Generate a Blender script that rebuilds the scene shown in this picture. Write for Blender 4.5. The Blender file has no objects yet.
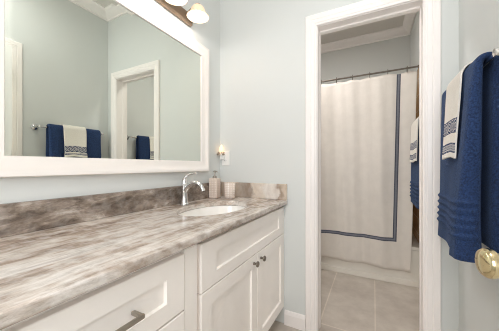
import bpy, bmesh, math, random
from mathutils import Vector, Matrix
random.seed(7)
PI = math.pi
S = bpy.context.scene
COL = S.collection

# ------------------------------------------------------------------ camera, world, lights, exposure
YAW, FPX = 0.4789, 238.48
CAM = Vector((1.1029, 0.0, 1.1095))
cd = bpy.data.cameras.new('camera')
cam = bpy.data.objects.new('camera', cd); COL.objects.link(cam)
cd.sensor_fit = 'HORIZONTAL'; cd.sensor_width = 36.0; cd.lens = FPX * 36.0 / 499.0
cd.shift_y = 0.6 / 499.0; cd.clip_start = 0.02
cam.location = CAM; cam.rotation_euler = (PI / 2, 0, YAW)
S.camera = cam

W_ = bpy.data.worlds.new('world'); S.world = W_; W_.use_nodes = True
W_.node_tree.nodes['Background'].inputs[0].default_value = (0.8, 0.85, 0.9, 1)
W_.node_tree.nodes['Background'].inputs[1].default_value = 0.3

vs = S.view_settings
S.display_settings.display_device = 'sRGB'
vs.view_transform = 'Standard'; vs.look = 'None'; vs.gamma = 1.0; vs.use_curve_mapping = False
vs.exposure = 0.22
S.cycles.max_bounces = 10; S.cycles.diffuse_bounces = 6; S.cycles.glossy_bounces = 6
S.cycles.filter_width = 1.05; S.cycles.use_denoising = True; S.cycles.sample_clamp_indirect = 6.0
S.cycles.caustics_reflective = False; S.cycles.caustics_refractive = False

ROOM_H = 2.775
def area(name, loc, size, power, col, rot=(0, 0, 0), shape='DISK', sy=None):
    d = bpy.data.lights.new(name, 'AREA'); d.shape = shape; d.size = size
    if sy: d.size_y = sy
    d.energy = power; d.color = col
    o = bpy.data.objects.new(name, d); COL.objects.link(o); o.location = loc; o.rotation_euler = rot
    return o
# added fill lights in made-up fixtures: vanity room ceiling, near window, bath, hall
area('vanity_room_fill_light', (1.05, 0.55, ROOM_H - 0.125), 0.30, 6.0, (1.0, 0.975, 0.972))
area('added_window_fill', (1.0, -1.06, 1.55), 0.80, 24, (0.955, 0.972, 1.0), rot=(PI / 2, 0, 0), shape='RECTANGLE', sy=1.15)  # fill light just outside the added window behind the camera
area('bath_fill_light', (0.36, 2.2, ROOM_H - 0.125), 0.30, 10.3, (1.0, 0.955, 0.945))
area('hall_fill_light', (2.15, 0.45, ROOM_H - 0.125), 0.30, 26, (1.0, 0.97, 0.93))
BULB_Y = (0.602, 0.797, 0.992, 1.187)
for by in BULB_Y:
    d = bpy.data.lights.new('vanity_bulb_light', 'POINT'); d.energy = 1.15; d.color = (1.0, 0.93, 0.88); d.shadow_soft_size = 0.03
    o = bpy.data.objects.new('vanity_bulb_light', d); COL.objects.link(o); o.location = (0.120, by, 2.060)

# ------------------------------------------------------------------ materials
def lin(c):
    return tuple(((v / 255) / 12.92 if v / 255 <= 0.04045 else ((v / 255 + 0.055) / 1.055) ** 2.4) for v in c) + (1,)
MATS = {}
def mat(name, rgb, rough=0.5, metal=0.0, var=0.03, scale=8.0, bump=0.0, bscale=60.0, **kw):
    m = bpy.data.materials.new(name); m.use_nodes = True
    nt = m.node_tree; b = nt.nodes['Principled BSDF']
    b.inputs['Roughness'].default_value = rough; b.inputs['Metallic'].default_value = metal
    tc = nt.nodes.new('ShaderNodeTexCoord')
    n = nt.nodes.new('ShaderNodeTexNoise'); n.inputs['Scale'].default_value = scale; n.inputs['Detail'].default_value = 4
    nt.links.new(tc.outputs['Object'], n.inputs['Vector'])
    r = nt.nodes.new('ShaderNodeValToRGB')
    c = lin(rgb)
    r.color_ramp.elements[0].color = tuple(max(0, v * (1 - var)) for v in c[:3]) + (1,)
    r.color_ramp.elements[1].color = tuple(min(1, v * (1 + var)) for v in c[:3]) + (1,)
    r.color_ramp.elements[0].position = 0.3; r.color_ramp.elements[1].position = 0.7
    nt.links.new(n.outputs['Fac'], r.inputs['Fac']); nt.links.new(r.outputs['Color'], b.inputs['Base Color'])
    if bump:
        n2 = nt.nodes.new('ShaderNodeTexNoise'); n2.inputs['Scale'].default_value = bscale; n2.inputs['Detail'].default_value = 3
        nt.links.new(tc.outputs['Object'], n2.inputs['Vector'])
        bp = nt.nodes.new('ShaderNodeBump'); bp.inputs['Strength'].default_value = bump; bp.inputs['Distance'].default_value = 0.004
        nt.links.new(n2.outputs['Fac'], bp.inputs['Height']); nt.links.new(bp.outputs['Normal'], b.inputs['Normal'])
    for k, v in kw.items():
        b.inputs[k].default_value = v
    MATS[name] = m
    return m
wall_m = mat('wall_paint', (219, 222, 220), 0.6, var=0.008, scale=2, bump=0.05, bscale=180)
bathwall_m = mat('bath_wall_paint', (212, 213, 209), 0.6, var=0.01, scale=2, bump=0.05, bscale=180)
ceil_m = mat('ceiling_paint', (226, 222, 216), 0.75, var=0.01, bump=0.06, bscale=150)
trim_m = mat('trim_paint', (249, 244, 241), 0.35, var=0.008)
cab_m = mat('cabinet_paint', (251, 245, 239), 0.38, var=0.008)
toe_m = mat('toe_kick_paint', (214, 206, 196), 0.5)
frame_m = mat('mirror_frame_paint', (246, 241, 236), 0.32, var=0.008)
nickel_m = mat('brushed_nickel', (176, 170, 160), 0.32, 1.0, var=0.05, scale=40)
dknob_m = mat('dark_nickel', (140, 132, 122), 0.3, 1.0, var=0.05, scale=40)
chrome_m = mat('chrome', (225, 225, 225), 0.07, 1.0, var=0.01)
brass_m = mat('polished_brass', (222, 206, 164), 0.14, 1.0, var=0.04)
bronze_m = mat('light_bronze', (140, 122, 104), 0.4, 0.45, var=0.06, scale=25)
porc_m = mat('porcelain', (247, 245, 241), 0.1, var=0.005, **{'Coat Weight': 0.5})
tub_m = mat('tub_enamel', (240, 234, 224), 0.18, var=0.01)
plate_m = mat('plate_plastic', (246, 245, 242), 0.3, var=0.005)
dark_m = mat('dark_slot', (40, 38, 36), 0.5)
navy_m = mat('navy_terry', (29, 52, 92), 0.95, var=0.55, scale=190, bump=0.9, bscale=260, **{'Sheen Weight': 0.2, 'Sheen Tint': lin((120, 150, 190))})
sidewall_m = mat('door_paint', (240, 239, 235), 0.4, var=0.008)
white_terry = mat('white_terry', (240, 235, 226), 0.95, var=0.05, scale=150, bump=0.7, bscale=260)
soap_m = mat('soap_ceramic', (224, 208, 194), 0.45, var=0.06, scale=60)
curt_m = mat('curtain_cotton', (226, 218, 209), 0.9, var=0.03, scale=14, bump=0.25, bscale=90)
stripe_m = mat('curtain_navy_band', (80, 82, 94), 0.9, var=0.08, scale=60)
stripe2_m = mat('curtain_grey_band', (124, 125, 134), 0.9, var=0.08, scale=60)
rod_m = mat('rod_bronze', (120, 112, 102), 0.3, 0.9)

def emit(name, rgb, strength, rough=0.4, base=None, sub=0.0):
    m = mat(name, base or rgb, rough)
    b = m.node_tree.nodes['Principled BSDF']
    b.inputs['Emission Color'].default_value = lin(rgb); b.inputs['Emission Strength'].default_value = strength
    return m
shade_m = emit('frosted_shade', (255, 214, 170), 0.34, base=(236, 214, 188))
bulb_m = emit('lit_bulb', (255, 240, 220), 6.0)
night_m = emit('night_shade', (255, 218, 178), 0.85)
diff_m = emit('added_lamp_diffuser', (255, 246, 232), 2.2)  # glow of the added ceiling lights

mirror_m = bpy.data.materials.new('mirror_glass'); mirror_m.use_nodes = True
nt = mirror_m.node_tree; b = nt.nodes['Principled BSDF']
b.inputs['Metallic'].default_value = 1; b.inputs['Roughness'].default_value = 0.0
b.inputs['Base Color'].default_value = (0.78, 0.81, 0.745, 1)
glass_m = bpy.data.materials.new('crystal'); glass_m.use_nodes = True
b = glass_m.node_tree.nodes['Principled BSDF']; b.inputs['Transmission Weight'].default_value = 0.6; b.inputs['Roughness'].default_value = 0.08
b.inputs['Base Color'].default_value = lin((235, 220, 200))

def ramp(nt, stops):
    r = nt.nodes.new('ShaderNodeValToRGB'); e = r.color_ramp.elements
    e[0].position, e[0].color = stops[0][0], lin(stops[0][1]); e[1].position, e[1].color = stops[-1][0], lin(stops[-1][1])
    for p, c in stops[1:-1]:
        x = e.new(p); x.color = lin(c)
    return r
def stone(name, seed, stretch, stops, vein, rot=0.0, vlo=0.55, cloud=0.42, fine=(52, 15, 45)):
    m = bpy.data.materials.new(name); m.use_nodes = True
    nt = m.node_tree; L = nt.links.new; b = nt.nodes['Principled BSDF']
    b.inputs['Roughness'].default_value = 0.22
    tc = nt.nodes.new('ShaderNodeTexCoord'); mp = nt.nodes.new('ShaderNodeMapping')
    mp.inputs['Location'].default_value = seed; mp.inputs['Rotation'].default_value = (0, 0, rot); mp.inputs['Scale'].default_value = stretch
    L(tc.outputs['Object'], mp.inputs['Vector'])
    n0 = nt.nodes.new('ShaderNodeTexNoise'); n0.inputs['Scale'].default_value = 1.0; n0.inputs['Detail'].default_value = 3
    L(mp.outputs[0], n0.inputs['Vector'])
    ad = nt.nodes.new('ShaderNodeVectorMath'); ad.operation = 'MULTIPLY_ADD'
    L(n0.outputs['Color'], ad.inputs[0]); ad.inputs[1].default_value = (1.1, 1.1, 1.1); L(mp.outputs[0], ad.inputs[2])
    n1 = nt.nodes.new('ShaderNodeTexNoise'); n1.inputs['Scale'].default_value = 2.2; n1.inputs['Detail'].default_value = 9; n1.inputs['Roughness'].default_value = 0.68
    L(ad.outputs[0], n1.inputs['Vector'])
    r1 = ramp(nt, stops); L(n1.outputs['Fac'], r1.inputs['Fac'])
    n2 = nt.nodes.new('ShaderNodeTexNoise'); n2.inputs['Scale'].default_value = 3.1; n2.inputs['Detail'].default_value = 6; n2.inputs['Roughness'].default_value = 0.7
    a2 = nt.nodes.new('ShaderNodeVectorMath'); a2.operation = 'ADD'; a2.inputs[1].default_value = (7.3, 1.9, 4.4)
    L(ad.outputs[0], a2.inputs[0]); L(a2.outputs[0], n2.inputs['Vector'])
    r2 = nt.nodes.new('ShaderNodeValToRGB'); e = r2.color_ramp.elements
    e[0].position = vlo; e[0].color = (0, 0, 0, 1); e[1].position = vlo + 0.16; e[1].color = (0.85, 0.85, 0.85, 1)
    L(n2.outputs['Fac'], r2.inputs['Fac'])
    mx = nt.nodes.new('ShaderNodeMix'); mx.data_type = 'RGBA'
    L(r2.outputs['Color'], mx.inputs[0]); L(r1.outputs['Color'], mx.inputs[6]); mx.inputs[7].default_value = lin(vein)
    # fine speckle
    n3 = nt.nodes.new('ShaderNodeTexNoise'); n3.inputs['Scale'].default_value = 1.0; n3.inputs['Detail'].default_value = 8; n3.inputs['Roughness'].default_value = 0.75
    mp3 = nt.nodes.new('ShaderNodeMapping'); mp3.inputs['Rotation'].default_value = (0, 0, rot); mp3.inputs['Scale'].default_value = fine
    L(tc.outputs['Object'], mp3.inputs['Vector']); L(mp3.outputs[0], n3.inputs['Vector'])
    r3 = nt.nodes.new('ShaderNodeValToRGB'); e = r3.color_ramp.elements
    e[0].position = 0.36; e[0].color = (0.68, 0.66, 0.64, 1); e[1].position = 0.55; e[1].color = (1, 1, 1, 1)
    L(n3.outputs['Fac'], r3.inputs['Fac'])
    m2 = nt.nodes.new('ShaderNodeMix'); m2.data_type = 'RGBA'; m2.blend_type = 'MULTIPLY'; m2.inputs[0].default_value = 1
    L(mx.outputs[2], m2.inputs[6]); L(r3.outputs['Color'], m2.inputs[7])
    n4 = nt.nodes.new('ShaderNodeTexNoise'); n4.inputs['Scale'].default_value = 24; n4.inputs['Detail'].default_value = 5
    L(tc.outputs['Object'], n4.inputs['Vector'])
    r4 = nt.nodes.new('ShaderNodeValToRGB'); e = r4.color_ramp.elements
    e[0].position = 0.46; e[0].color = (0, 0, 0, 1); e[1].position = 0.66; e[1].color = (cloud, cloud, cloud, 1)
    L(n4.outputs['Fac'], r4.inputs['Fac'])
    m3 = nt.nodes.new('ShaderNodeMix'); m3.data_type = 'RGBA'; L(r4.outputs['Color'], m3.inputs[0])
    L(m2.outputs[2], m3.inputs[6]); m3.inputs[7].default_value = lin((238, 235, 231)); L(m3.outputs[2], b.inputs['Base Color'])
    return m
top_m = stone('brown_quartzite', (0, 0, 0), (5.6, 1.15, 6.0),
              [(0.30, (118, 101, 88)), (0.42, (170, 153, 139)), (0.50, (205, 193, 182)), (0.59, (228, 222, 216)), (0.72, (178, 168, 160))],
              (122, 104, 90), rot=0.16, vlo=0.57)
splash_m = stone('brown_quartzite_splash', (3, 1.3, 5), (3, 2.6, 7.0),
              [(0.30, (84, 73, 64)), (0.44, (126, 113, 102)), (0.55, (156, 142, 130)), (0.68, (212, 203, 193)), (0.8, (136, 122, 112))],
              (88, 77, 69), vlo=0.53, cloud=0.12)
# end piece: broad upright bands of brown, beige and white along its length
end_m = stone('brown_quartzite_end', (9.2, 0.3, 2), (6, 3, 2.4), [(0.3, (150, 128, 108)), (0.5, (225, 214, 202)), (0.7, (240, 235, 229))], (150, 126, 106), vlo=0.6, fine=(30, 30, 16))
nt = end_m.node_tree; L = nt.links.new; b = nt.nodes['Principled BSDF']
tc = nt.nodes.new('ShaderNodeTexCoord'); sx = nt.nodes.new('ShaderNodeSeparateXYZ'); L(tc.outputs['Object'], sx.inputs[0])
nn = nt.nodes.new('ShaderNodeTexNoise'); nn.inputs['Scale'].default_value = 16; nn.inputs['Detail'].default_value = 6; L(tc.outputs['Object'], nn.inputs['Vector'])
ma = nt.nodes.new('ShaderNodeMath'); ma.operation = 'MULTIPLY_ADD'; L(nn.outputs['Fac'], ma.inputs[0]); ma.inputs[1].default_value = 0.13; L(sx.outputs[0], ma.inputs[2])
r = ramp(nt, [(0.22, (196, 180, 164)), (0.29, (122, 104, 88)), (0.345, (118, 98, 82)), (0.37, (214, 200, 184)), (0.45, (222, 210, 196)), (0.48, (240, 236, 230)), (0.555, (228, 220, 212)), (0.575, (146, 120, 98)), (0.60, (206, 188, 168))])
L(ma.outputs[0], r.inputs['Fac'])
mx = nt.nodes.new('ShaderNodeMix'); mx.data_type = 'RGBA'; mx.inputs[0].default_value = 0.3
src = b.inputs['Base Color'].links[0].from_socket
L(r.outputs['Color'], mx.inputs[6]); L(src, mx.inputs[7]); L(mx.outputs[2], b.inputs['Base Color'])

# floor tiles
tile_m = bpy.data.materials.new('beige_floor_tile'); tile_m.use_nodes = True
nt = tile_m.node_tree; L = nt.links.new; b = nt.nodes['Principled BSDF']; b.inputs['Roughness'].default_value = 0.4
tc = nt.nodes.new('ShaderNodeTexCoord'); mp = nt.nodes.new('ShaderNodeMapping'); mp.inputs['Location'].default_value = (-0.765, -2.625, 0)
L(tc.outputs['Object'], mp.inputs['Vector'])
bk = nt.nodes.new('ShaderNodeTexBrick'); bk.offset = 0.0; bk.squash = 1.0
bk.inputs['Scale'].default_value = 1.0; bk.inputs['Brick Width'].default_value = 0.35; bk.inputs['Row Height'].default_value = 0.90
bk.inputs['Mortar Size'].default_value = 0.0055; bk.inputs['Mortar Smooth'].default_value = 0.3
bk.inputs['Color1'].default_value = (1, 1, 1, 1); bk.inputs['Color2'].default_value = (0.93, 0.93, 0.93, 1); bk.inputs['Mortar'].default_value = (1.2, 1.2, 1.19, 1)
L(mp.outputs[0], bk.inputs['Vector'])
n = nt.nodes.new('ShaderNodeTexNoise'); n.inputs['Scale'].default_value = 5; n.inputs['Detail'].default_value = 7; n.inputs['Roughness'].default_value = 0.65
L(tc.outputs['Object'], n.inputs['Vector'])
r = ramp(nt, [(0.3, (182, 171, 160)), (0.5, (197, 187, 176)), (0.7, (210, 201, 190))]); L(n.outputs['Fac'], r.inputs['Fac'])
mx = nt.nodes.new('ShaderNodeMix'); mx.data_type = 'RGBA'; mx.blend_type = 'MULTIPLY'; mx.inputs[0].default_value = 1
L(r.outputs['Color'], mx.inputs[6]); L(bk.outputs['Color'], mx.inputs[7]); L(mx.outputs[2], b.inputs['Base Color'])
# surround tiles
sur_m = bpy.data.materials.new('tan_surround_tile'); sur_m.use_nodes = True
nt = sur_m.node_tree; L = nt.links.new; b = nt.nodes['Principled BSDF']; b.inputs['Roughness'].default_value = 0.25
tc = nt.nodes.new('ShaderNodeTexCoord'); sx = nt.nodes.new('ShaderNodeSeparateXYZ'); L(tc.outputs['Object'], sx.inputs[0])
ad = nt.nodes.new('ShaderNodeMath'); L(sx.outputs[0], ad.inputs[0]); L(sx.outputs[1], ad.inputs[1])
cb = nt.nodes.new('ShaderNodeCombineXYZ'); L(ad.outputs[0], cb.inputs[0]); L(sx.outputs[2], cb.inputs[1])
bk = nt.nodes.new('ShaderNodeTexBrick'); bk.inputs['Scale'].default_value = 1; bk.inputs['Brick Width'].default_value = 0.3; bk.inputs['Row Height'].default_value = 0.15
bk.inputs['Mortar Size'].default_value = 0.003; bk.inputs['Color1'].default_value = lin((176, 146, 108)); bk.inputs['Color2'].default_value = lin((190, 158, 118)); bk.inputs['Mortar'].default_value = lin((214, 200, 180))
L(cb.outputs[0], bk.inputs['Vector']); L(bk.outputs['Color'], b.inputs['Base Color'])

# woven bands of the hand towels (uv: u along the width in metres, v height inside the band 0..1)
def band_mat(name, kind):
    m = bpy.data.materials.new(name); m.use_nodes = True
    nt = m.node_tree; L = nt.links.new; b = nt.nodes['Principled BSDF']; b.inputs['Roughness'].default_value = 0.9
    uv = nt.nodes.new('ShaderNodeUVMap'); sp = nt.nodes.new('ShaderNodeSeparateXYZ'); L(uv.outputs[0], sp.inputs[0])
    def M(op, a, c=None, d=None):
        q = nt.nodes.new('ShaderNodeMath'); q.operation = op
        for i, v in enumerate((a, c, d)):
            if v is None: continue
            if isinstance(v, (int, float)): q.inputs[i].default_value = v
            else: L(v, q.inputs[i])
        return q.outputs[0]
    u, v = sp.outputs[0], sp.outputs[1]
    if kind == 'scroll':
        k = M('FRACT', M('MULTIPLY', u, 1 / 0.042)); px = M('SUBTRACT', k, 0.5); py = M('MULTIPLY', M('SUBTRACT', v, 0.5), 1.15)
        rr = M('SQRT', M('ADD', M('MULTIPLY', px, px), M('MULTIPLY', py, py)))
        an = M('DIVIDE', M('ARCTAN2', py, px), 2 * PI)
        sp1 = M('FRACT', M('ADD', M('MULTIPLY', rr, 4.2), an))
        white = M('MULTIPLY', M('LESS_THAN', sp1, 0.36), M('LESS_THAN', M('ABSOLUTE', M('SUBTRACT', v, 0.5)), 0.44))
    else:
        k = M('FRACT', M('MULTIPLY', u, 1 / 0.02)); px = M('ABSOLUTE', M('SUBTRACT', k, 0.5)); py = M('ABSOLUTE', M('SUBTRACT', v, 0.5))
        mxx = M('MAXIMUM', px, py)
        white = M('MULTIPLY', M('LESS_THAN', M('FRACT', M('MULTIPLY', mxx, 4.6)), 0.42), M('LESS_THAN', py, 0.42))
    mx = nt.nodes.new('ShaderNodeMix'); mx.data_type = 'RGBA'; L(white, mx.inputs[0])
    mx.inputs[6].default_value = lin((44, 60, 98)); mx.inputs[7].default_value = lin((226, 222, 216)); L(mx.outputs[2], b.inputs['Base Color'])
    return m
scroll_m = band_mat('scroll_band', 'scroll'); key_m = band_mat('key_band', 'key')

# dotted relief of soap set
dot_m = bpy.data.materials.new('dotted_ceramic'); dot_m.use_nodes = True
nt = dot_m.node_tree; L = nt.links.new; b = nt.nodes['Principled BSDF']; b.inputs['Roughness'].default_value = 0.4
tc = nt.nodes.new('ShaderNodeTexCoord'); vo = nt.nodes.new('ShaderNodeTexVoronoi'); vo.inputs['Scale'].default_value = 78; vo.inputs['Randomness'].default_value = 0.05
L(tc.outputs['Object'], vo.inputs['Vector'])
r = ramp(nt, [(0.25, (248, 240, 232)), (0.5, (220, 204, 192))]); L(vo.outputs['Distance'], r.inputs['Fac']); L(r.outputs['Color'], b.inputs['Base Color'])
bp = nt.nodes.new('ShaderNodeBump'); bp.invert = True; bp.inputs['Strength'].default_value = 0.6; bp.inputs['Distance'].default_value = 0.003
L(vo.outputs['Distance'], bp.inputs['Height']); L(bp.outputs['Normal'], b.inputs['Normal'])

# ------------------------------------------------------------------ mesh helpers
def link(name, bm, m=None, parent=None, smooth=False, bevel=0.0, seg=2, sub=0, loc=None, autos=None):
    me = bpy.data.meshes.new(name)
    bmesh.ops.recalc_face_normals(bm, faces=bm.faces)
    bm.to_mesh(me); bm.free()
    o = bpy.data.objects.new(name, me); COL.objects.link(o)
    for x in (m if isinstance(m, (list, tuple)) else [m]):
        if x: me.materials.append(x)
    if parent: o.parent = parent
    if loc: o.location = loc
    if smooth:
        for p in me.polygons: p.use_smooth = True
        if autos: me.set_sharp_from_angle(angle=math.radians(autos))
    if bevel:
        md = o.modifiers.new('bevel', 'BEVEL'); md.width = bevel; md.segments = seg; md.limit_method = 'ANGLE'; md.angle_limit = math.radians(40)
    if sub:
        md = o.modifiers.new('sub', 'SUBSURF'); md.levels = sub; md.render_levels = sub
    return o
def box(bm, x0, x1, y0, y1, z0, z1):
    v = [bm.verts.new((x, y, z)) for z in (z0, z1) for y in (y0, y1) for x in (x0, x1)]
    for f in ((0, 1, 3, 2), (4, 5, 7, 6), (0, 1, 5, 4), (2, 3, 7, 6), (0, 2, 6, 4), (1, 3, 7, 5)):
        bm.faces.new([v[i] for i in f])
def boxes(*bs):
    bm = bmesh.new()
    for q in bs: box(bm, *q)
    return bm
def tube(bm, pts, rads, n=14, cap=True):
    pts = [Vector(p) for p in pts]
    if isinstance(rads, (int, float)): rads = [rads] * len(pts)
    rings = []; up = None
    for i, p in enumerate(pts):
        t = (pts[min(i + 1, len(pts) - 1)] - pts[max(i - 1, 0)]).normalized()
        if up is None: up = t.orthogonal().normalized()
        up = (up - t * up.dot(t)).normalized(); s = t.cross(up)
        rings.append([bm.verts.new(p + (up * math.cos(a) + s * math.sin(a)) * rads[i]) for a in (2 * PI * k / n for k in range(n))])
    for a, c in zip(rings, rings[1:]):
        for k in range(n): bm.faces.new((a[k], a[(k + 1) % n], c[(k + 1) % n], c[k]))
    if cap: bm.faces.new(rings[0]); bm.faces.new(rings[-1])
def lathe(bm, prof, origin=(0, 0, 0), axis=(0, 0, 1), n=24, sx=1, sy=1):
    q = Vector((0, 0, 1)).rotation_difference(Vector(axis)).to_matrix(); o = Vector(origin); rings = []
    for r, h in prof:
        if r < 1e-6: rings.append([bm.verts.new(o + q @ Vector((0, 0, h)))])
        else: rings.append([bm.verts.new(o + q @ Vector((r * sx * math.cos(2 * PI * k / n), r * sy * math.sin(2 * PI * k / n), h))) for k in range(n)])
    for a, c in zip(rings, rings[1:]):
        for k in range(n):
            k2 = (k + 1) % n
            if len(a) == 1 and len(c) == 1: continue
            if len(a) == 1: bm.faces.new((a[0], c[k], c[k2]))
            elif len(c) == 1: bm.faces.new((a[k], a[k2], c[0]))
            else: bm.faces.new((a[k], a[k2], c[k2], c[k]))
def sweep(bm, path, nrm, prof, closed=False):
    """mitred moulding: profile (a = to the left of travel, b = along nrm) along a planar path"""
    P = [Vector(p) for p in path]; nrm = Vector(nrm); n = len(P); rings = []
    for i in range(n):
        d0 = (P[i] - P[i - 1]).normalized() if (i > 0 or closed) else None
        d1 = (P[(i + 1) % n] - P[i]).normalized() if (i < n - 1 or closed) else None
        l0 = nrm.cross(d0) if d0 else None; l1 = nrm.cross(d1) if d1 else None
        if l0 and l1:
            m = (l0 + l1); m = m / (m.dot(l0))
        else: m = l0 or l1
        rings.append([bm.verts.new(P[i] + m * a + nrm * h) for a, h in prof])
    k = len(prof)
    pairs = list(zip(rings, rings[1:])) + ([(rings[-1], rings[0])] if closed else [])
    for a, c in pairs:
        for j in range(k): bm.faces.new((a[j], a[(j + 1) % k], c[(j + 1) % k], c[j]))
    if not closed: bm.faces.new(rings[0]); bm.faces.new(rings[-1])
def struct(o):
    o['kind'] = 'structure'; return o
def tag(o, label, cat, group=None, kind=None):
    o['label'] = label; o['category'] = cat
    if group: o['group'] = group
    if kind: o['kind'] = kind
    return o
def empty(name, loc, label, cat, group=None, rz=0):
    o = bpy.data.objects.new(name, None); COL.objects.link(o); o.location = loc; o.rotation_euler = (0, 0, rz); o.empty_display_size = 0.05
    return tag(o, label, cat, group)

# ------------------------------------------------------------------ room shell
WX, YE, YP, YB, YN = 1.498, 1.6058, 1.7208, 3.44, -0.95     # right wall, end wall face, its far face, tub back wall, near wall
HX = 2.75
JL, JR, JH = 0.777, 1.345, 2.030                              # bath doorway
DY0, DY1, DH = 0.045, 0.805, 2.040                            # entry doorway in the right wall
struct(link('floor', boxes((-0.12, HX + 0.1, YN - 0.1, YB + 0.1, -0.08, 0)), tile_m))
struct(link('ceiling', boxes((-0.12, HX + 0.1, YN - 0.1, YB + 0.1, ROOM_H, ROOM_H + 0.08)), ceil_m))
struct(link('wall_left', boxes((-0.12, 0, YN - 0.1, YB + 0.1, 0, ROOM_H)), wall_m))
struct(link('wall_right', boxes((WX, WX + 0.11, YN, DY0, 0, ROOM_H), (WX, WX + 0.11, DY1, YB, 0, ROOM_H), (WX, WX + 0.11, DY0, DY1, DH, ROOM_H)), wall_m))
struct(link('wall_end', boxes((0, JL - 0.018, YE, YP, 0, ROOM_H), (JR + 0.018, WX, YE, YP, 0, ROOM_H), (JL - 0.018, JR + 0.018, YE, YP, JH + 0.018, ROOM_H)), wall_m))
struct(link('wall_back', boxes((0, HX, YB, YB + 0.1, 0, ROOM_H)), bathwall_m))
NX0, NX1, NZ0, NZ1 = 0.58, 1.42, 0.95, 2.15
struct(link('wall_near', boxes((0, NX0, YN - 0.1, YN, 0, ROOM_H), (NX1, HX, YN - 0.1, YN, 0, ROOM_H), (NX0, NX1, YN - 0.1, YN, 0, NZ0), (NX0, NX1, YN - 0.1, YN, NZ1, ROOM_H)), wall_m))
bm = boxes((NX0, NX0 + 0.03, YN - 0.08, YN - 0.03, NZ0, NZ1), (NX1 - 0.03, NX1, YN - 0.08, YN - 0.03, NZ0, NZ1), (NX0 + 0.03, NX1 - 0.03, YN - 0.08, YN - 0.03, NZ0, NZ0 + 0.03), (NX0 + 0.03, NX1 - 0.03, YN - 0.08, YN - 0.03, NZ1 - 0.03, NZ1))
fill_win = struct(link('added_window_1', bm, trim_m))  # unseen window, added behind the camera to let in fill light
pane_m = bpy.data.materials.new('added_window_pane'); pane_m.use_nodes = True
nt = pane_m.node_tree; tr = nt.nodes.new('ShaderNodeBsdfTransparent'); gl = nt.nodes.new('ShaderNodeBsdfGlossy'); gl.inputs['Roughness'].default_value = 0.02
mxs = nt.nodes.new('ShaderNodeMixShader'); mxs.inputs[0].default_value = 0.06
nt.links.new(tr.outputs[0], mxs.inputs[1]); nt.links.new(gl.outputs[0], mxs.inputs[2]); nt.links.new(mxs.outputs[0], nt.nodes['Material Output'].inputs['Surface'])
link('added_window_pane', boxes((NX0 + 0.03, NX1 - 0.03, YN - 0.058, YN - 0.054, NZ0 + 0.03, NZ1 - 0.03)), pane_m, fill_win)
bm = bmesh.new(); sweep(bm, [(NX0, YN, NZ0), (NX0, YN, NZ1), (NX1, YN, NZ1), (NX1, YN, NZ0)], (0, 1, 0), [(0, 0), (0, 0.012), (-0.074, 0.018), (-0.074, 0)], True)
link('added_window_casing', bm, trim_m, fill_win)
struct(link('wall_hall', boxes((HX, HX + 0.1, YN, YB, 0, ROOM_H)), wall_m))

# crown mouldings (vanity room and bath)
crown_p = [(0, 0), (0.088, 0), (0.088, 0.012), (0.078, 0.016), (0.066, 0.032), (0.046, 0.052), (0.026, 0.064), (0.014, 0.07), (0.012, 0.086), (0, 0.086)]
def crown(name, x0, x1, y0, y1):
    bm = bmesh.new()
    sweep(bm, [(x0, y0, ROOM_H), (x0, y1, ROOM_H), (x1, y1, ROOM_H), (x1, y0, ROOM_H)], (0, 0, -1), crown_p, True)
    struct(link(name, bm, trim_m, smooth=True, autos=35))
crown('trim_1', 0, WX, YN, YE)
crown('trim_2', 0, WX, YP, YB)

# door casings: stepped colonial profile, a = outwards from the opening
cas_p = [(0, 0), (0, 0.009), (0.006, 0.012), (0.012, 0.012), (0.016, 0.0155), (0.034, 0.0175), (0.038, 0.0145), (0.042, 0.0185), (0.068, 0.0195), (0.074, 0.016), (0.074, 0)]
def casing(bm, path, nrm, prof=cas_p): sweep(bm, path, nrm, prof)
bm = bmesh.new()
g = 0.004
# travel so that the left of travel (nrm x d) points away from the opening
casing(bm, [(JR + g, YE, 0), (JR + g, YE, JH + g), (JL - g, YE, JH + g), (JL - g, YE, 0)], (0, -1, 0), [(-a, h) for a, h in cas_p])
casing(bm, [(JL - g, YP, 0), (JL - g, YP, JH + g), (JR + g, YP, JH + g), (JR + g, YP, 0)], (0, 1, 0), [(-a, h) for a, h in cas_p])
struct(link('trim_3', bm, trim_m, bevel=0.0015, seg=1))
# jambs and stops of the bath doorway
bm = boxes((JL - 0.018, JL, YE, YP, 0, JH), (JR, JR + 0.018, YE, YP, 0, JH), (JL - 0.018, JR + 0.018, YE, YP, JH, JH + 0.018),
           (JL, JL + 0.004, YE + 0.06, YE + 0.095, 0, JH), (JR - 0.004, JR, YE + 0.06, YE + 0.095, 0, JH), (JL, JR, YE + 0.06, YE + 0.095, JH - 0.011, JH))
struct(link('trim_4', bm, trim_m, bevel=0.002, seg=1))
# entry casing, jambs
bm = bmesh.new()
casing(bm, [(WX, DY0 - g, 0), (WX, DY0 - g, DH + g), (WX, DY1 + g, DH + g), (WX, DY1 + g, 0)], (-1, 0, 0), [(-a, h) for a, h in cas_p])
for q in ((WX, WX + 0.11, DY1 - 0.001, DY1 + 0.002, 0, DH), (WX, WX + 0.11, DY0 - 0.002, DY0 + 0.001, 0, DH)): box(bm, *q)
struct(link('trim_5', bm, trim_m, bevel=0.0015, seg=1))

# baseboards
base_p = [(0, 0), (0.014, 0), (0.014, 0.075), (0.011, 0.082), (0.009, 0.09), (0.005, 0.098), (0, 0.1)]
def baseb(name, *paths):
    bm = bmesh.new()
    for p in paths: sweep(bm, [(x, y, 0) for x, y in p], (0, 0, 1), base_p)
    return struct(link(name, bm, trim_m))
baseb('baseboard_end', [(JL - 0.081, YE), (0.55, YE)])
baseb('baseboard_right', [(WX, DY1 + 0.081), (WX, YE), (JR + 0.081, YE)], [(WX, YP), (WX, 2.62)], )
baseb('baseboard_left', [(0, 2.62), (0, YP)], [(0, -0.03), (0, YN)])

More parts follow.
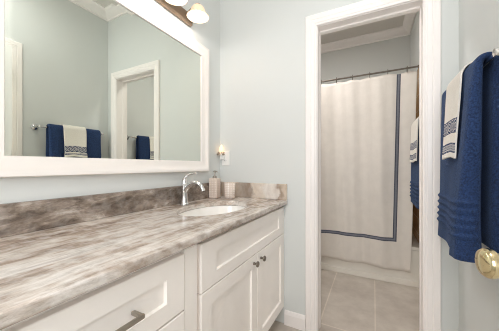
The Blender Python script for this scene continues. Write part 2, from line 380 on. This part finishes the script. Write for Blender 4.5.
# tub surround tiles
bm = boxes((0.0, 0.009, 2.66, YB, 0.37, 2.06), (0.009, WX - 0.009, YB - 0.009, YB, 0.37, 2.06), (WX - 0.009, WX, 2.66, YB, 0.37, 2.06))
struct(link('wall_surround', bm, sur_m))

# entry door, ajar into the room
th = math.radians(9.2)
door = struct(link('door_1', (lambda bm: (box(bm, -0.0175, 0.0175, 0.0, 0.745, 0.01, 2.028), bm)[1])(bmesh.new()), sidewall_m, bevel=0.002, seg=1))
door.location = (1.495 + 0.0175, 0.05, 0); door.rotation_euler = (0, 0, th)
bm = bmesh.new()
for (y0, y1, z0, z1) in ((0.11, 0.355, 0.2, 0.8), (0.395, 0.64, 0.2, 0.8), (0.11, 0.355, 0.95, 1.9), (0.395, 0.64, 0.95, 1.9)):
    sweep(bm, [(-0.0175, y0, z0), (-0.0175, y0, z1), (-0.0175, y1, z1), (-0.0175, y1, z0)], (-1, 0, 0), [(0, 0), (0, 0.006), (0.012, 0.009), (0.03, 0.001), (0.03, 0)], True)
link('panel_moulding', bm, sidewall_m, door)
bm = bmesh.new()
lathe(bm, [(0.0, -0.0015), (0.033, -0.0015), (0.033, 0.004), (0.029, 0.008), (0.016, 0.010), (0.0115, 0.014), (0.0105, 0.026), (0.013, 0.031), (0.0235, 0.035), (0.031, 0.042), (0.0335, 0.050),
           (0.032, 0.057), (0.0275, 0.063), (0.019, 0.0665), (0.008, 0.068), (0, 0.0682)], (0, 0, 0), (-1, 0, 0), 32)
k = link('door_knob', bm, brass_m, door, smooth=True, loc=(-0.0175, 0.697, 0.890)); k['label'] = 'polished brass round door knob'
bm = bmesh.new()
for z in (0.25, 1.02, 1.8): tube(bm, [(-0.021, -0.004, z - 0.045), (-0.021, -0.004, z + 0.045)], 0.006)
link('hinge', bm, brass_m, door, smooth=True, autos=40)

# ------------------------------------------------------------------ vanity
FX = 0.545                                                     # face of drawers and doors
def shaker(name, y0, y1, z0, z1, parent, stile=0.062, rail=0.058, th=0.02):
    """slab in the plane x: frame with recessed flat panel and a small bevelled inner edge"""
    bm = bmesh.new()
    def loop(i, x, j=None):
        j = i if j is None else j
        return [bm.verts.new((x, y, z)) for y, z in ((y0 + i, z0 + j), (y1 - i, z0 + j), (y1 - i, z1 - j), (y0 + i, z1 - j))]
    bk = loop(0, FX - th); fr0 = loop(0, FX - 0.002); fr = loop(0.002, FX); inn = loop(stile, FX, rail); rec = loop(stile + 0.003, FX - 0.010, rail + 0.003)
    L_ = [bk, fr0, fr, inn, rec]
    for a, c in zip(L_, L_[1:]):
        for k in range(4): bm.faces.new((a[k], a[(k + 1) % 4], c[(k + 1) % 4], c[k]))
    bm.faces.new(rec); bm.faces.new(bk)
    return link(name, bm, cab_m, parent)
ZC = 0.873
TOP = ZC - 0.03
# sink base
vb = empty('sink_base_cabinet', (0.27, 1.14, 0), 'white shaker sink base cabinet with two round-knob doors, beside the bath doorway', 'cabinet')
def at_parent(o, p):
    o.location = (-p.location.x, -p.location.y, -p.location.z); return o
def bodyparts(p, y0, y1, lastfill=None):
    bm = boxes((0.001, 0.017, y0, y1, 0.1, TOP), (0.001, FX - 0.02, y0, y0 + 0.018, 0.1, TOP), (0.001, FX - 0.02, y1 - 0.018, y1, 0.1, TOP),
               (0.001, FX - 0.02, y0, y1, 0.1, 0.118), (FX - 0.04, FX - 0.021, y0, y1, TOP - 0.04, TOP), (FX - 0.04, FX - 0.021, y0, y1, 0.615, 0.655),
               (FX - 0.04, FX - 0.021, y0, y0 + 0.04, 0.1, TOP), (FX - 0.04, FX - 0.021, y1 - 0.04, y1, 0.1, TOP))
    at_parent(link('body', bm, cab_m, p), p)
    at_parent(link('toe_kick', boxes((0.45, 0.465, y0, y1, 0.001, 0.1)), toe_m, p), p)
bodyparts(vb, 0.676, YE - 0.002)
at_parent(shaker('drawer_front', 0.692, 1.601, 0.641, 0.822, vb, 0.095, 0.052), vb)
for (y0, y1, ky) in ((0.692, 1.166, 1.124), (1.169, 1.601, 1.212)):
    d = at_parent(shaker('door', y0, y1, 0.122, 0.637, vb, 0.064, 0.064), vb)
    bm = bmesh.new()
    lathe(bm, [(0, 0), (0.008, 0), (0.0065, 0.004), (0.0055, 0.012), (0.011, 0.017), (0.015, 0.020), (0.0155, 0.024), (0.012, 0.028), (0.005, 0.0295), (0, 0.03)], (FX, ky, 0.597), (1, 0, 0), 20)
    link('knob', bm, dknob_m, d, smooth=True)
# drawer bank
db = empty('drawer_base_cabinet', (0.27, 0.32, 0), 'white shaker drawer cabinet with a bar pull, left of the sink base', 'cabinet')
bodyparts(db, -0.02, 0.6755)
at_parent(link('filler_stile', boxes((FX - 0.0205, FX - 0.003, 0.609, 0.674, 0.1, TOP - 0.012)), cab_m, db, bevel=0.002, seg=1), db)
for (z0, z1, rail) in ((0.632, 0.818, 0.056), (0.378, 0.626, 0.06), (0.122, 0.372, 0.06)):
    d = at_parent(shaker('drawer', 0.055, 0.605, z0, z1, db, 0.076, rail), db)
    zc = (z0 + z1) / 2 - 0.004
    bm = boxes((FX + 0.024, FX + 0.033, 0.232, 0.425, zc - 0.0065, zc + 0.0065), (FX - 0.009, FX + 0.026, 0.232, 0.244, zc - 0.0055, zc + 0.0055), (FX - 0.009, FX + 0.026, 0.413, 0.425, zc - 0.0055, zc + 0.0055))
    link('bar_pull', bm, nickel_m, d, bevel=0.003)
at_parent(link('filler_stile', boxes((FX - 0.0205, FX - 0.003, -0.02, 0.051, 0.1, TOP - 0.012)), cab_m, db, bevel=0.002, seg=1), db)

# countertop with the oval sink cut-out
SXc, SYc, SA, SB = 0.292, 1.125, 0.165, 0.255
CTW, CT0, CT1 = 0.571, -0.035, YE - 0.001
bm = bmesh.new()
def loop_pts(z, N=64):
    return [bm.verts.new((SXc + SA * math.cos(2 * PI * k / N), SYc + SB * math.sin(2 * PI * k / N), z)) for k in range(N)]
outer = [(0.001, CT0), (CTW, CT0), (CTW, CT1), (0.001, CT1)]
for z in (ZC, TOP):
    ov = [bm.verts.new((x, y, z)) for x, y in outer]; iv = loop_pts(z)
    es = [bm.edges.new((v[i], v[(i + 1) % len(v)])) for v in (ov, iv) for i in range(len(v))]
    bmesh.ops.triangle_fill(bm, edges=es, use_beauty=True)
    if z == ZC: to, ti = ov, iv
for a, c in ((to, ov), (ti, iv)):
    for i in range(len(a)): bm.faces.new((a[i], a[(i + 1) % len(a)], c[(i + 1) % len(a)], c[i]))
ct = link('countertop', bm, top_m, bevel=0.007, seg=3)
tag(ct, 'brown and white veined stone countertop on the white vanity cabinets', 'countertop')
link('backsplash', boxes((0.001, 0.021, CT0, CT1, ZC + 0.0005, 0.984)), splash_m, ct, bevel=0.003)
link('side_splash', boxes((0.0215, CTW - 0.002, CT1 - 0.02, CT1, ZC + 0.0005, 0.984)), end_m, ct, bevel=0.003)
# undermount sink
bm = bmesh.new(); N = 48; rings = []
prof = [(1.10, 0.0), (1.02, 0.0), (1.0, -0.012), (0.97, -0.05), (0.90, -0.09), (0.74, -0.122), (0.45, -0.138), (0.13, -0.143)]
for s, h in prof + [(0.13, -0.155), (0.5, -0.152), (0.8, -0.138), (0.97, -0.10), (1.05, -0.05), (1.10, -0.012)]:
    rings.append([bm.verts.new((SXc + SA * s * math.cos(2 * PI * k / N), SYc + SB * s * math.sin(2 * PI * k / N), TOP - 0.0008 + h)) for k in range(N)])
for a, c in zip(rings, rings[1:] + rings[:1]):
    for k in range(N): bm.faces.new((a[k], a[(k + 1) % N], c[(k + 1) % N], c[k]))
sk = tag(link('sink', bm, porc_m, smooth=True, autos=50), 'white oval undermount basin set below the stone countertop', 'sink')
bm = bmesh.new(); lathe(bm, [(0, -0.150), (0.021, -0.150), (0.022, -0.1425), (0.027, -0.139), (0.020, -0.1375), (0, -0.1375)], (SXc, SYc, TOP), n=24)
link('drain', bm, chrome_m, sk, smooth=True)

# faucet
fa = empty('faucet', (0.062, 1.128, ZC + 0.0008), 'chrome single-handle faucet with arched spout behind the white oval basin', 'faucet')
bm = bmesh.new(); lathe(bm, [(0, 0), (0.029, 0), (0.029, 0.004), (0.026, 0.008), (0.021, 0.013), (0.0, 0.014)], n=28); link('base_plate', bm, chrome_m, fa, smooth=True, autos=40)
bm = bmesh.new(); lathe(bm, [(0, 0.012), (0.0235, 0.012), (0.021, 0.03), (0.019, 0.06), (0.0185, 0.09), (0.019, 0.112), (0.019, 0.128), (0.0, 0.129)], n=28); link('body', bm, chrome_m, fa, smooth=True, autos=40)
bm = bmesh.new()
sp_pts = [(0.004, 0, 0.075), (0.018, 0, 0.098), (0.036, 0, 0.117), (0.058, 0, 0.130), (0.082, 0, 0.135), (0.106, 0, 0.131), (0.127, 0, 0.119), (0.140, 0, 0.102), (0.145, 0, 0.088)]
tube(bm, sp_pts, [0.0155, 0.0155, 0.0150, 0.0142, 0.0135, 0.0128, 0.0122, 0.0118, 0.0118], 18); link('spout', bm, chrome_m, fa, smooth=True, autos=50)
bm = bmesh.new()
lathe(bm, [(0, 0.1285), (0.0185, 0.1285), (0.017, 0.146), (0.012, 0.158), (0, 0.162)], n=24)
tube(bm, [(-0.004, 0, 0.150), (0.006, 0.006, 0.172), (0.030, 0.014, 0.187), (0.058, 0.022, 0.192), (0.074, 0.026, 0.191)], [0.010, 0.0085, 0.0068, 0.006, 0.0045], 12)
link('handle', bm, chrome_m, fa, smooth=True, autos=50)

# soap dispenser and tumbler
so = empty('soap_dispenser', (0.058, 1.452, ZC), 'square beige ceramic soap dispenser with a metal pump, in the counter corner', 'soap dispenser')
so.rotation_euler = (0, 0, 0.12)
link('bottle', boxes((-0.034, 0.034, -0.034, 0.034, 0.0005, 0.147)), dot_m, so, bevel=0.008, seg=3, smooth=True, autos=40)
bm = bmesh.new()
lathe(bm, [(0, 0.147), (0.016, 0.147), (0.0165, 0.158), (0.010, 0.164), (0.006, 0.167), (0.0055, 0.188), (0.010, 0.190), (0.011, 0.200), (0.006, 0.203), (0, 0.203)], n=20)
tube(bm, [(0, 0, 0.197), (0.016, -0.010, 0.198), (0.032, -0.019, 0.194)], [0.0055, 0.0048, 0.0036], 10)
link('pump', bm, nickel_m, so, smooth=True, autos=40)
bm = bmesh.new()
lathe(bm, [(0, 0.001), (0.034, 0.001), (0.038, 0.006), (0.0395, 0.05), (0.041, 0.112), (0.039, 0.114), (0.037, 0.112), (0.035, 0.02), (0, 0.014)], n=40)
tag(link('tumbler', bm, dot_m, smooth=True, autos=50, loc=(0.166, 1.490, ZC)), 'round beige dotted tumbler right of the square soap dispenser', 'cup')

# ------------------------------------------------------------------ mirror
MY0, MY1, MZ0, MZ1 = 0.33, 1.35, 1.145, 1.895
mi = empty('wall_mirror', (0.0, 0.84, 1.07), 'large wall mirror in a moulded white frame above the vanity', 'mirror')
fp = [(0, 0.001), (0, 0.0095), (0.001, 0.0125), (0.003, 0.0165), (0.012, 0.0185), (0.030, 0.0205), (0.046, 0.024), (0.053, 0.030), (0.062, 0.0345), (0.070, 0.033), (0.074, 0.026), (0.074, 0.001)]
bm = bmesh.new()
sweep(bm, [(0, MY0, MZ0), (0, MY0, MZ1), (0, MY1, MZ1), (0, MY1, MZ0)], (1, 0, 0), fp, True)
at_parent(link('frame', bm, frame_m, mi, smooth=True, autos=40), mi)
bm = bmesh.new(); bv = 0.022
def rl(i, x): return [bm.verts.new((x, y, z)) for y, z in ((MY0 - 0.008 + i, MZ0 - 0.008 + i), (MY1 + 0.008 - i, MZ0 - 0.008 + i), (MY1 + 0.008 - i, MZ1 + 0.008 - i), (MY0 - 0.008 + i, MZ1 + 0.008 - i))]
a0, a1, a2 = rl(0, 0.001), rl(0, 0.0088), rl(bv + 0.004, 0.0093)
for p, q in ((a0, a1), (a1, a2)):
    for k in range(4): bm.faces.new((p[k], p[(k + 1) % 4], q[(k + 1) % 4], q[k]))
bm.faces.new(a2); bm.faces.new(a0)
at_parent(link('glass', bm, mirror_m, mi), mi)

# ------------------------------------------------------------------ vanity light
vl = empty('vanity_light', (0.0, 0.877, 2.05), 'bronze vanity light bar with bell shaped glowing shades above the mirror', 'light fixture')
bm = bmesh.new(); box(bm, 0.001, 0.030, 0.505, 1.249, 2.046, 2.122)
at_parent(link('back_plate', bm, bronze_m, vl, bevel=0.012, seg=3), vl)
for by in BULB_Y:
    bm = bmesh.new()
    tube(bm, [(0.028, by, 2.094), (0.060, by, 2.112), (0.095, by, 2.128), (0.108, by, 2.136), (0.117, by, 2.128), (0.120, by, 2.112)], 0.008, 12)
    lathe(bm, [(0, 2.130), (0.016, 2.130), (0.022, 2.118), (0.022, 2.106), (0, 2.105)], (0.120, by, 0), n=20)
    ar = at_parent(link('arm', bm, bronze_m, vl, smooth=True, autos=40), vl)
    bm = bmesh.new()
    op = [(0.023, 2.122), (0.032, 2.115), (0.041, 2.102), (0.047, 2.085), (0.054, 2.069), (0.064, 2.058), (0.070, 2.053)]
    lathe(bm, op + [(0.0685, 2.0505)] + [(r_ - 0.0035, z_ - 0.002) for r_, z_ in reversed(op)], (0.120, by, 0), n=32)
    at_parent(link('shade', bm, shade_m, vl, smooth=True), vl)
    bm = bmesh.new(); lathe(bm, [(0, 2.054), (0.012, 2.057), (0.019, 2.067), (0.020, 2.076), (0.014, 2.092), (0.011, 2.106)], (0.120, by, 0), n=20)
    at_parent(link('bulb', bm, bulb_m, vl, smooth=True), vl)

# assumed flush ceiling lights, out of view, added for brightness (vanity room, bath, hall)
def flush(x, y, label):
    f = empty('added_ceiling_light', (x, y, ROOM_H), label, 'added ceiling light')
    bm = bmesh.new(); lathe(bm, [(0, 0), (0.17, 0), (0.175, -0.012), (0.17, -0.03), (0, -0.03)], n=36); link('rim', bm, nickel_m, f, smooth=True, autos=40)
    bm = bmesh.new(); lathe(bm, [(0.158, -0.031), (0.156, -0.060), (0.13, -0.088), (0.08, -0.106), (0, -0.113)], n=36); link('diffuser', bm, diff_m, f, smooth=True)
flush(1.05, 0.55, 'unseen round flush ceiling light added for fill in the vanity room')
flush(0.36, 2.2, 'unseen round flush ceiling light added for fill in the bath alcove room')
flush(2.15, 0.45, 'unseen round flush ceiling light added for fill in the hall beyond the entry door')

# ------------------------------------------------------------------ outlet and night light
ol = empty('wall_outlet', (0.056, YE, 1.172), 'white electrical outlet plate on the end wall above the side splash', 'outlet')
link('cover_plate', boxes((-0.0355, 0.0355, -0.006, -0.0005, -0.058, 0.058)), plate_m, ol, bevel=0.003)
bm = boxes((-0.017, 0.017, -0.009, -0.006, -0.034, -0.006))
link('receptacle', bm, plate_m, ol, bevel=0.002); 
bm = boxes((-0.008, -0.006, -0.0098, -0.0088, -0.024, -0.014), (0.006, 0.008, -0.0098, -0.0088, -0.024, -0.014)); link('slot', bm, dark_m, ol)
nl = empty('night_light', (0.036, YE, 1.188), 'small glowing plug-in night light with crystal beads on the end wall outlet', 'night light')
link('plug_body', boxes((-0.017, 0.017, -0.034, -0.0065, -0.026, 0.022)), plate_m, nl, bevel=0.005)
bm = bmesh.new(); lathe(bm, [(0, 0.024), (0.009, 0.024), (0.016, 0.032), (0.019, 0.050), (0.016, 0.070), (0.008, 0.086), (0, 0.093)], (-0.004, -0.026, 0), n=20)
link('lamp_shade', bm, night_m, nl, smooth=True)
bm = bmesh.new()
for i in range(14):
    a = 2 * PI * i / 14; z = 0.026 - 0.010 * (i % 2); r_ = 0.027 + 0.004 * (i % 3 == 0)
    q = (-0.004 + r_ * math.cos(a), -0.0335 - 0.0 + 0.020 * math.sin(a) - 0.004, z - 0.003 * (i % 3))
    lathe(bm, [(0, -0.009), (0.008, 0), (0, 0.009)], q, n=8)
link('crystal_beads', bm, [glass_m], nl)
bm = bmesh.new()
for i in range(10):
    a = 2 * PI * (i + 0.5) / 10
    lathe(bm, [(0, -0.0035), (0.0035, 0), (0, 0.0035)], (-0.004 + 0.024 * math.cos(a), -0.037 + 0.018 * math.sin(a), 0.030 - 0.006 * (i % 2)), n=8)
link('bronze_beads', bm, bronze_m, nl, smooth=True)

# ------------------------------------------------------------------ towel bars and towels on the right wall
def towel_bar(y0, y1, z, x, label):
    t = empty('towel_bar', (WX, (y0 + y1) / 2, z), label, 'towel bar')
    bm = bmesh.new(); tube(bm, [(x - WX, y0 - (y0 + y1) / 2 - 0.012, 0), (x - WX, y1 - (y0 + y1) / 2 + 0.012, 0)], 0.008, 16); link('bar', bm, chrome_m, t, smooth=True, autos=40)
    for yy in (y0, y1):
        bm = bmesh.new(); q = (0, yy - (y0 + y1) / 2, 0)
        lathe(bm, [(0, 0.0005), (0.026, 0.0005), (0.026, 0.006), (0.020, 0.010), (0.012, 0.016), (0.009, 0.03), (0.009, 0.048), (0.013, WX - x - 0.012), (0.0145, WX - x), (0.012, WX - x + 0.011), (0, WX - x + 0.014)], q, (-1, 0, 0), 24)
        link('post', bm, chrome_m, t, smooth=True, autos=40)
    return t
def drape(name, m, xb, zb, r, thick, y0, y1, zf, zk, flare, ridges=(), bands=(), wob=0.004, ny=26, seed=1, lift=0.0):
    """cloth folded over a bar: outer radius r above the bar axis, front bottom at zf, back bottom at zk.
    flare(yf, s) = how far the front hangs out from the wall; s = 0 at the bar, 1 at the hem"""
    rnd = random.Random(seed); ph = [rnd.random() * 6 for _ in range(6)]
    bm = bmesh.new(); uvl = bm.loops.layers.uv.new('UVMap')
    # profile: front hem -> up -> over -> down the back, list of (dx, z, s, where)
    n = 170 if thick > 0.01 else 60
    lv = set(zb - (zb - zf) * i / n for i in range(n + 1))
    for (b0, b1, mi) in bands: lv |= {b0, b1}
    fr = sorted(lv)
    prof = [(-r, z, (zb - z) / (zb - zf), 0) for z in fr]
    for i in range(1, 12):
        a = PI - PI * i / 12; prof.append((r * math.cos(a), zb + r * math.sin(a), 0, 1))
    for i in range(0, 16): prof.append((r, zb - (zb - zk) * i / 15, (zb - zb + (zb - zk) * i / 15) / (zb - zk), 2))
    inn = []
    rows = []
    ys = [y0 + (y1 - y0) * j / ny for j in range(ny + 1)]
    def pos(dx, z, s, w, yf, inset):
        y = y0 + (y1 - y0) * yf
        ex = 0
        if w == 0:
            ex = -flare(yf, s) * ((0.15 if thick > 0.01 else 1.0) if inset else 1)
            for (rz, ra, rw) in ridges: ex -= ra * math.exp(-((z - rz) / rw) ** 2) * (0 if inset else 1)
        wv = wob * s * (math.sin(ph[0] + yf * 9) + 0.6 * math.sin(ph[1] + yf * 17 + z * 6))
        zz = z + ((0.004 * math.sin(ph[2] + yf * 7) + lift * (1 - sstep(0.11, 0.21, yf))) * s if w == 0 else 0)
        edge = 0.006 * math.sin(ph[3] + z * 14) * s * (1 if yf > 0.5 else -1) * abs(yf - 0.5) * 2
        return Vector((xb + dx + ex + (wv if w == 0 else -abs(wv) * 0.3), y + edge, zz))
    O = [[bm.verts.new(pos(dx, z, s, w, j / ny, False)) for j in range(ny + 1)] for dx, z, s, w in prof]
    I = []
    for dx, z, s, w in prof:
        if w == 1:
            k_ = (r - thick) / r; dx2, z2 = dx * k_, zb + (z - zb) * k_
        else: dx2, z2 = (dx + thick if w == 0 else dx - thick), z
        I.append([bm.verts.new(pos(dx2, z2, s, w, j / ny, True)) for j in range(ny + 1)])
    def mi_of(zmid, w):
        if w == 0:
            for (b0, b1, mi) in bands:
                if b0 - 1e-6 <= zmid <= b1 + 1e-6: return mi, b0, b1
        return 0, 0, 1
    for i in range(len(prof) - 1):
        w = prof[i][3] if prof[i + 1][3] == prof[i][3] else 1
        mi, b0, b1 = mi_of((prof[i][1] + prof[i + 1][1]) / 2, w)
        for j in range(ny):
            f = bm.faces.new((O[i][j], O[i][j + 1], O[i + 1][j + 1], O[i + 1][j])); f.material_index = mi; f.smooth = True
            if mi:
                for lp, (ii, jj) in zip(f.loops, ((i, j), (i, j + 1), (i + 1, j + 1), (i + 1, j))):
                    lp[uvl].uv = ((y1 - y0) * jj / ny, (prof[ii][1] - b0) / (b1 - b0))
            f = bm.faces.new((I[i][j], I[i][j + 1], I[i + 1][j + 1], I[i + 1][j])); f.smooth = True
        if thick < 0.01:
            for j in (0, ny): bm.faces.new((O[i][j], O[i + 1][j], I[i + 1][j], I[i][j]))
    if thick > 0.01:                                   # thick folded cloth: rounded side edges that carry the hem ridges too
        K = 8
        for j, sg in ((0, -1), (ny, 1)):
            cols = []
            for i, (dx, z, s, w) in enumerate(prof):
                a, c = O[i][j].co.copy(), I[i][j].co.copy(); row = [O[i][j]]
                rg = sum(ra * math.exp(-((z - rz) / rw) ** 2) for rz, ra, rw in ridges) if w != 1 else 0
                for k in range(1, K):
                    t = k / K; e = math.sqrt(max(0, 1 - (2 * t - 1) ** 2))
                    p = a.lerp(c, t); p.y += sg * e * (0.013 + 0.7 * rg); row.append(bm.verts.new(p))
                row.append(I[i][j]); cols.append(row)
            for p, q in zip(cols, cols[1:]):
                for k in range(K):
                    f = bm.faces.new((p[k], p[k + 1], q[k + 1], q[k])); f.smooth = True
            for row in (cols[0], cols[-1]): bm.faces.new(row)
    for i in (0, len(prof) - 1):
        for j in range(ny): bm.faces.new((O[i][j], O[i][j + 1], I[i][j + 1], I[i][j]))
    me_o = link(name, bm, m)
    return me_o
XB, ZB = 1.432, 1.447
towel_bar(0.965, 1.505, ZB, XB, 'chrome towel bar on the right wall between entry door and bath doorway')
sstep = lambda a, b_, t: (lambda u: u * u * (3 - 2 * u))(max(0, min(1, (t - a) / (b_ - a))))
ridge = [(0.852 + 0.029 * i, 0.0085, 0.0075) for i in range(5)]
bt = drape('bath_towel', navy_m, XB, ZB, 0.0335, 0.0235, 1.043, 1.462, 0.768, 0.83,
           lambda yf, s: 0.012 * s + (0.006 * min(1, s * 8) + 0.040 * s) * (1 - sstep(0.11, 0.21, yf)), ridges=ridge, seed=3, ny=56, wob=0.003, lift=0.022)
tag(bt, 'navy blue bath towel with ribbed hem, on the bar beside the brass knob', 'towel')
bt.modifiers.new('sub', 'SUBSURF').render_levels = 1
ht = drape('hand_towel', [white_terry, scroll_m, key_m], XB, ZB + 0.001, 0.0425, 0.005, 1.135, 1.325, 1.142, 1.17,
           lambda yf, s: 0.002 + 0.016 * s, bands=((1.238, 1.294, 1), (1.162, 1.200, 2)), seed=5, wob=0.002)
tag(ht, 'white hand towel with blue scroll bands, over the navy towel near the brass knob', 'towel')
# bath room bar on the same wall, seen through the doorway and in the mirror
towel_bar(1.83, 2.57, ZB, XB, 'chrome towel bar inside the bath, between doorway and shower curtain')
bt2 = drape('bath_towel', navy_m, XB, ZB, 0.0335, 0.0235, 1.935, 2.47, 0.80, 0.83, lambda yf, s: 0.008 * s, ridges=ridge, seed=8, ny=30, wob=0.003)
tag(bt2, 'navy blue bath towel hanging inside the bath next to the shower curtain', 'towel')
ht2 = drape('hand_towel', [white_terry, scroll_m, key_m], XB, ZB + 0.001, 0.0425, 0.005, 2.065, 2.40, 1.142, 1.17,
            lambda yf, s: 0.004 + 0.012 * s, bands=((1.238, 1.294, 1), (1.162, 1.200, 2)), seed=9, wob=0.002)
tag(ht2, 'white hand towel with blue bands, seen through the doorway beside the shower curtain', 'towel')

# ------------------------------------------------------------------ bathtub
TY0, TY1, TZ = 2.628, YB - 0.010, 0.365
tb = None
bm = bmesh.new()
def rr(x0, x1, y0, y1, z, rad, n=8):
    out = []
    for cx_, cy_, a0 in ((x1 - rad, y1 - rad, 0), (x0 + rad, y1 - rad, PI / 2), (x0 + rad, y0 + rad, PI), (x1 - rad, y0 + rad, 1.5 * PI)):
        for k in range(n + 1):
            a = a0 + PI / 2 * k / n; out.append(bm.verts.new((cx_ + rad * math.cos(a), cy_ + rad * math.sin(a), z)))
    return out
X0, X1 = 0.002, WX - 0.002
L1 = [rr(X0, X1, TY0 + 0.016, TY1, 0.001, 0.004), rr(X0, X1, TY0 + 0.004, TY1, 0.002, 0.004), rr(X0, X1, TY0 + 0.004, TY1, 0.05, 0.004), rr(X0, X1, TY0 + 0.018, TY1, 0.062, 0.004),
      rr(X0, X1, TY0 + 0.024, TY1, TZ - 0.035, 0.004), rr(X0, X1, TY0 + 0.010, TY1, TZ - 0.028, 0.004), rr(X0, X1, TY0 + 0.008, TY1, TZ - 0.008, 0.004), rr(X0, X1, TY0 + 0.014, TY1, TZ, 0.004),
      rr(X0 + 0.07, X1 - 0.07, TY0 + 0.075, TY1 - 0.06, TZ, 0.12), rr(X0 + 0.08, X1 - 0.08, TY0 + 0.085, TY1 - 0.07, TZ - 0.015, 0.12), rr(X0 + 0.14, X1 - 0.12, TY0 + 0.12, TY1 - 0.10, 0.12, 0.12), rr(X0 + 0.22, X1 - 0.2, TY0 + 0.18, TY1 - 0.16, 0.08, 0.1)]
for a, c in zip(L1, L1[1:]):
    for k in range(len(a)): bm.faces.new((a[k], a[(k + 1) % len(a)], c[(k + 1) % len(a)], c[k]))
bm.faces.new(L1[-1]); bm.faces.new(L1[0])
tag(link('bathtub', bm, tub_m, smooth=True, autos=35), 'white alcove bathtub behind the shower curtain', 'bathtub')

# curtain rod, rings, curtain
RY, RZ = 2.672, 2.030
rod = empty('curtain_rod', (0.75, RY, RZ), 'thin dark shower curtain rod across the tub alcove', 'curtain rod')
bm = bmesh.new(); tube(bm, [(-0.745, 0, 0), (0.743, 0, 0)], 0.008, 16); link('pole', bm, rod_m, rod, smooth=True, autos=40)
for sgn, xx in ((1, -0.7495), (-1, 0.7475)):
    bm = bmesh.new(); lathe(bm, [(0, 0), (0.026, 0), (0.026, 0.006), (0.016, 0.014), (0.0125, 0.03), (0, 0.03)], (xx, 0, 0), (sgn, 0, 0), 24); link('flange', bm, rod_m, rod, smooth=True, autos=40)
hooks = [1.385 - 0.157 * i for i in range(9)]
ring = None
for i, hx in enumerate(hooks):
    if ring is None:
        bm = bmesh.new(); pts = [(0, 0.021 * math.sin(a), -0.010 + 0.029 * math.cos(a)) for a in (2 * PI * k / 24 for k in range(25))]
        tube(bm, pts, 0.0026, 8); ring = link('curtain_ring', bm, rod_m, smooth=True)
        o = ring
    else:
        o = ring.copy(); COL.objects.link(o)
    o.location = (hx, RY, RZ)
    tag(o, 'small metal ring holding the white shower curtain on its dark rod', 'curtain ring', 'curtain rings on the shower rod')
bm = bmesh.new()
CX0, CX1 = 0.06, 1.462
CZT, CZB = 1.997, 0.150
xs = sorted(set([round(CX0 + (CX1 - CX0) * i / 150, 4) for i in range(151)] + [1.302, 1.312, 1.326, 1.336, 0.170, 0.180, 0.194, 0.204]))
zs = sorted(set([round(CZB + (CZT - CZB) * i / 60, 4) for i in range(61)] + [0.402, 0.412, 0.426, 0.436]))
rnd = random.Random(2)
def cpos(x, z):
    t = (z - CZB) / (CZT - CZB)                     # 1 at the rod
    ph = (x - hooks[0]) / 0.157 * 2 * PI
    y = RY - 0.006 - 0.060 * (1 - t) ** 0.8 * (1 if z > 0 else 1)
    amp = 0.010 + 0.006 * (1 - t)
    y += amp * 0.8 * math.cos(ph * 0.5 + 0.7 * math.sin(z * 1.1)) + 0.007 * math.sin(ph * 0.31 + 1.3 + 0.5 * t) + 0.003 * math.sin(ph * 1.3 + z * 2.2)
    sag = 0.010 * (1 - math.cos(ph)) / 2 * max(0, (t - 0.9) / 0.1)
    hem = (0.005 * math.sin(x * 13) - 0.016 * (x / 1.46) ** 2) * max(0, 1 - t * 6)
    return (x - 0.056 * (1 - t) * ((x - CX0) / (CX1 - CX0)) ** 2, y, z - sag + hem)
V = [[bm.verts.new(cpos(x, z)) for x in xs] for z in zs]
def cmat(x, z):
    if not (0.170 < x < 1.336 and z > 0.402): return 0
    e = min(x - 0.170, 1.336 - x, z - 0.402)
    return 0 if e > 0.0342 else 2 if 0.0101 < e < 0.0239 else 1
for i in range(len(zs) - 1):
    for j in range(len(xs) - 1):
        f = bm.faces.new((V[i][j], V[i][j + 1], V[i + 1][j + 1], V[i + 1][j])); f.smooth = True
        f.material_index = cmat((xs[j] + xs[j + 1]) / 2, (zs[i] + zs[i + 1]) / 2)
cu = link('shower_curtain', bm, [curt_m, stripe_m, stripe2_m])
md = cu.modifiers.new('thick', 'SOLIDIFY'); md.thickness = 0.002; md.offset = 0
tag(cu, 'cream shower curtain with navy border stripe, hanging outside the white tub', 'shower curtain')
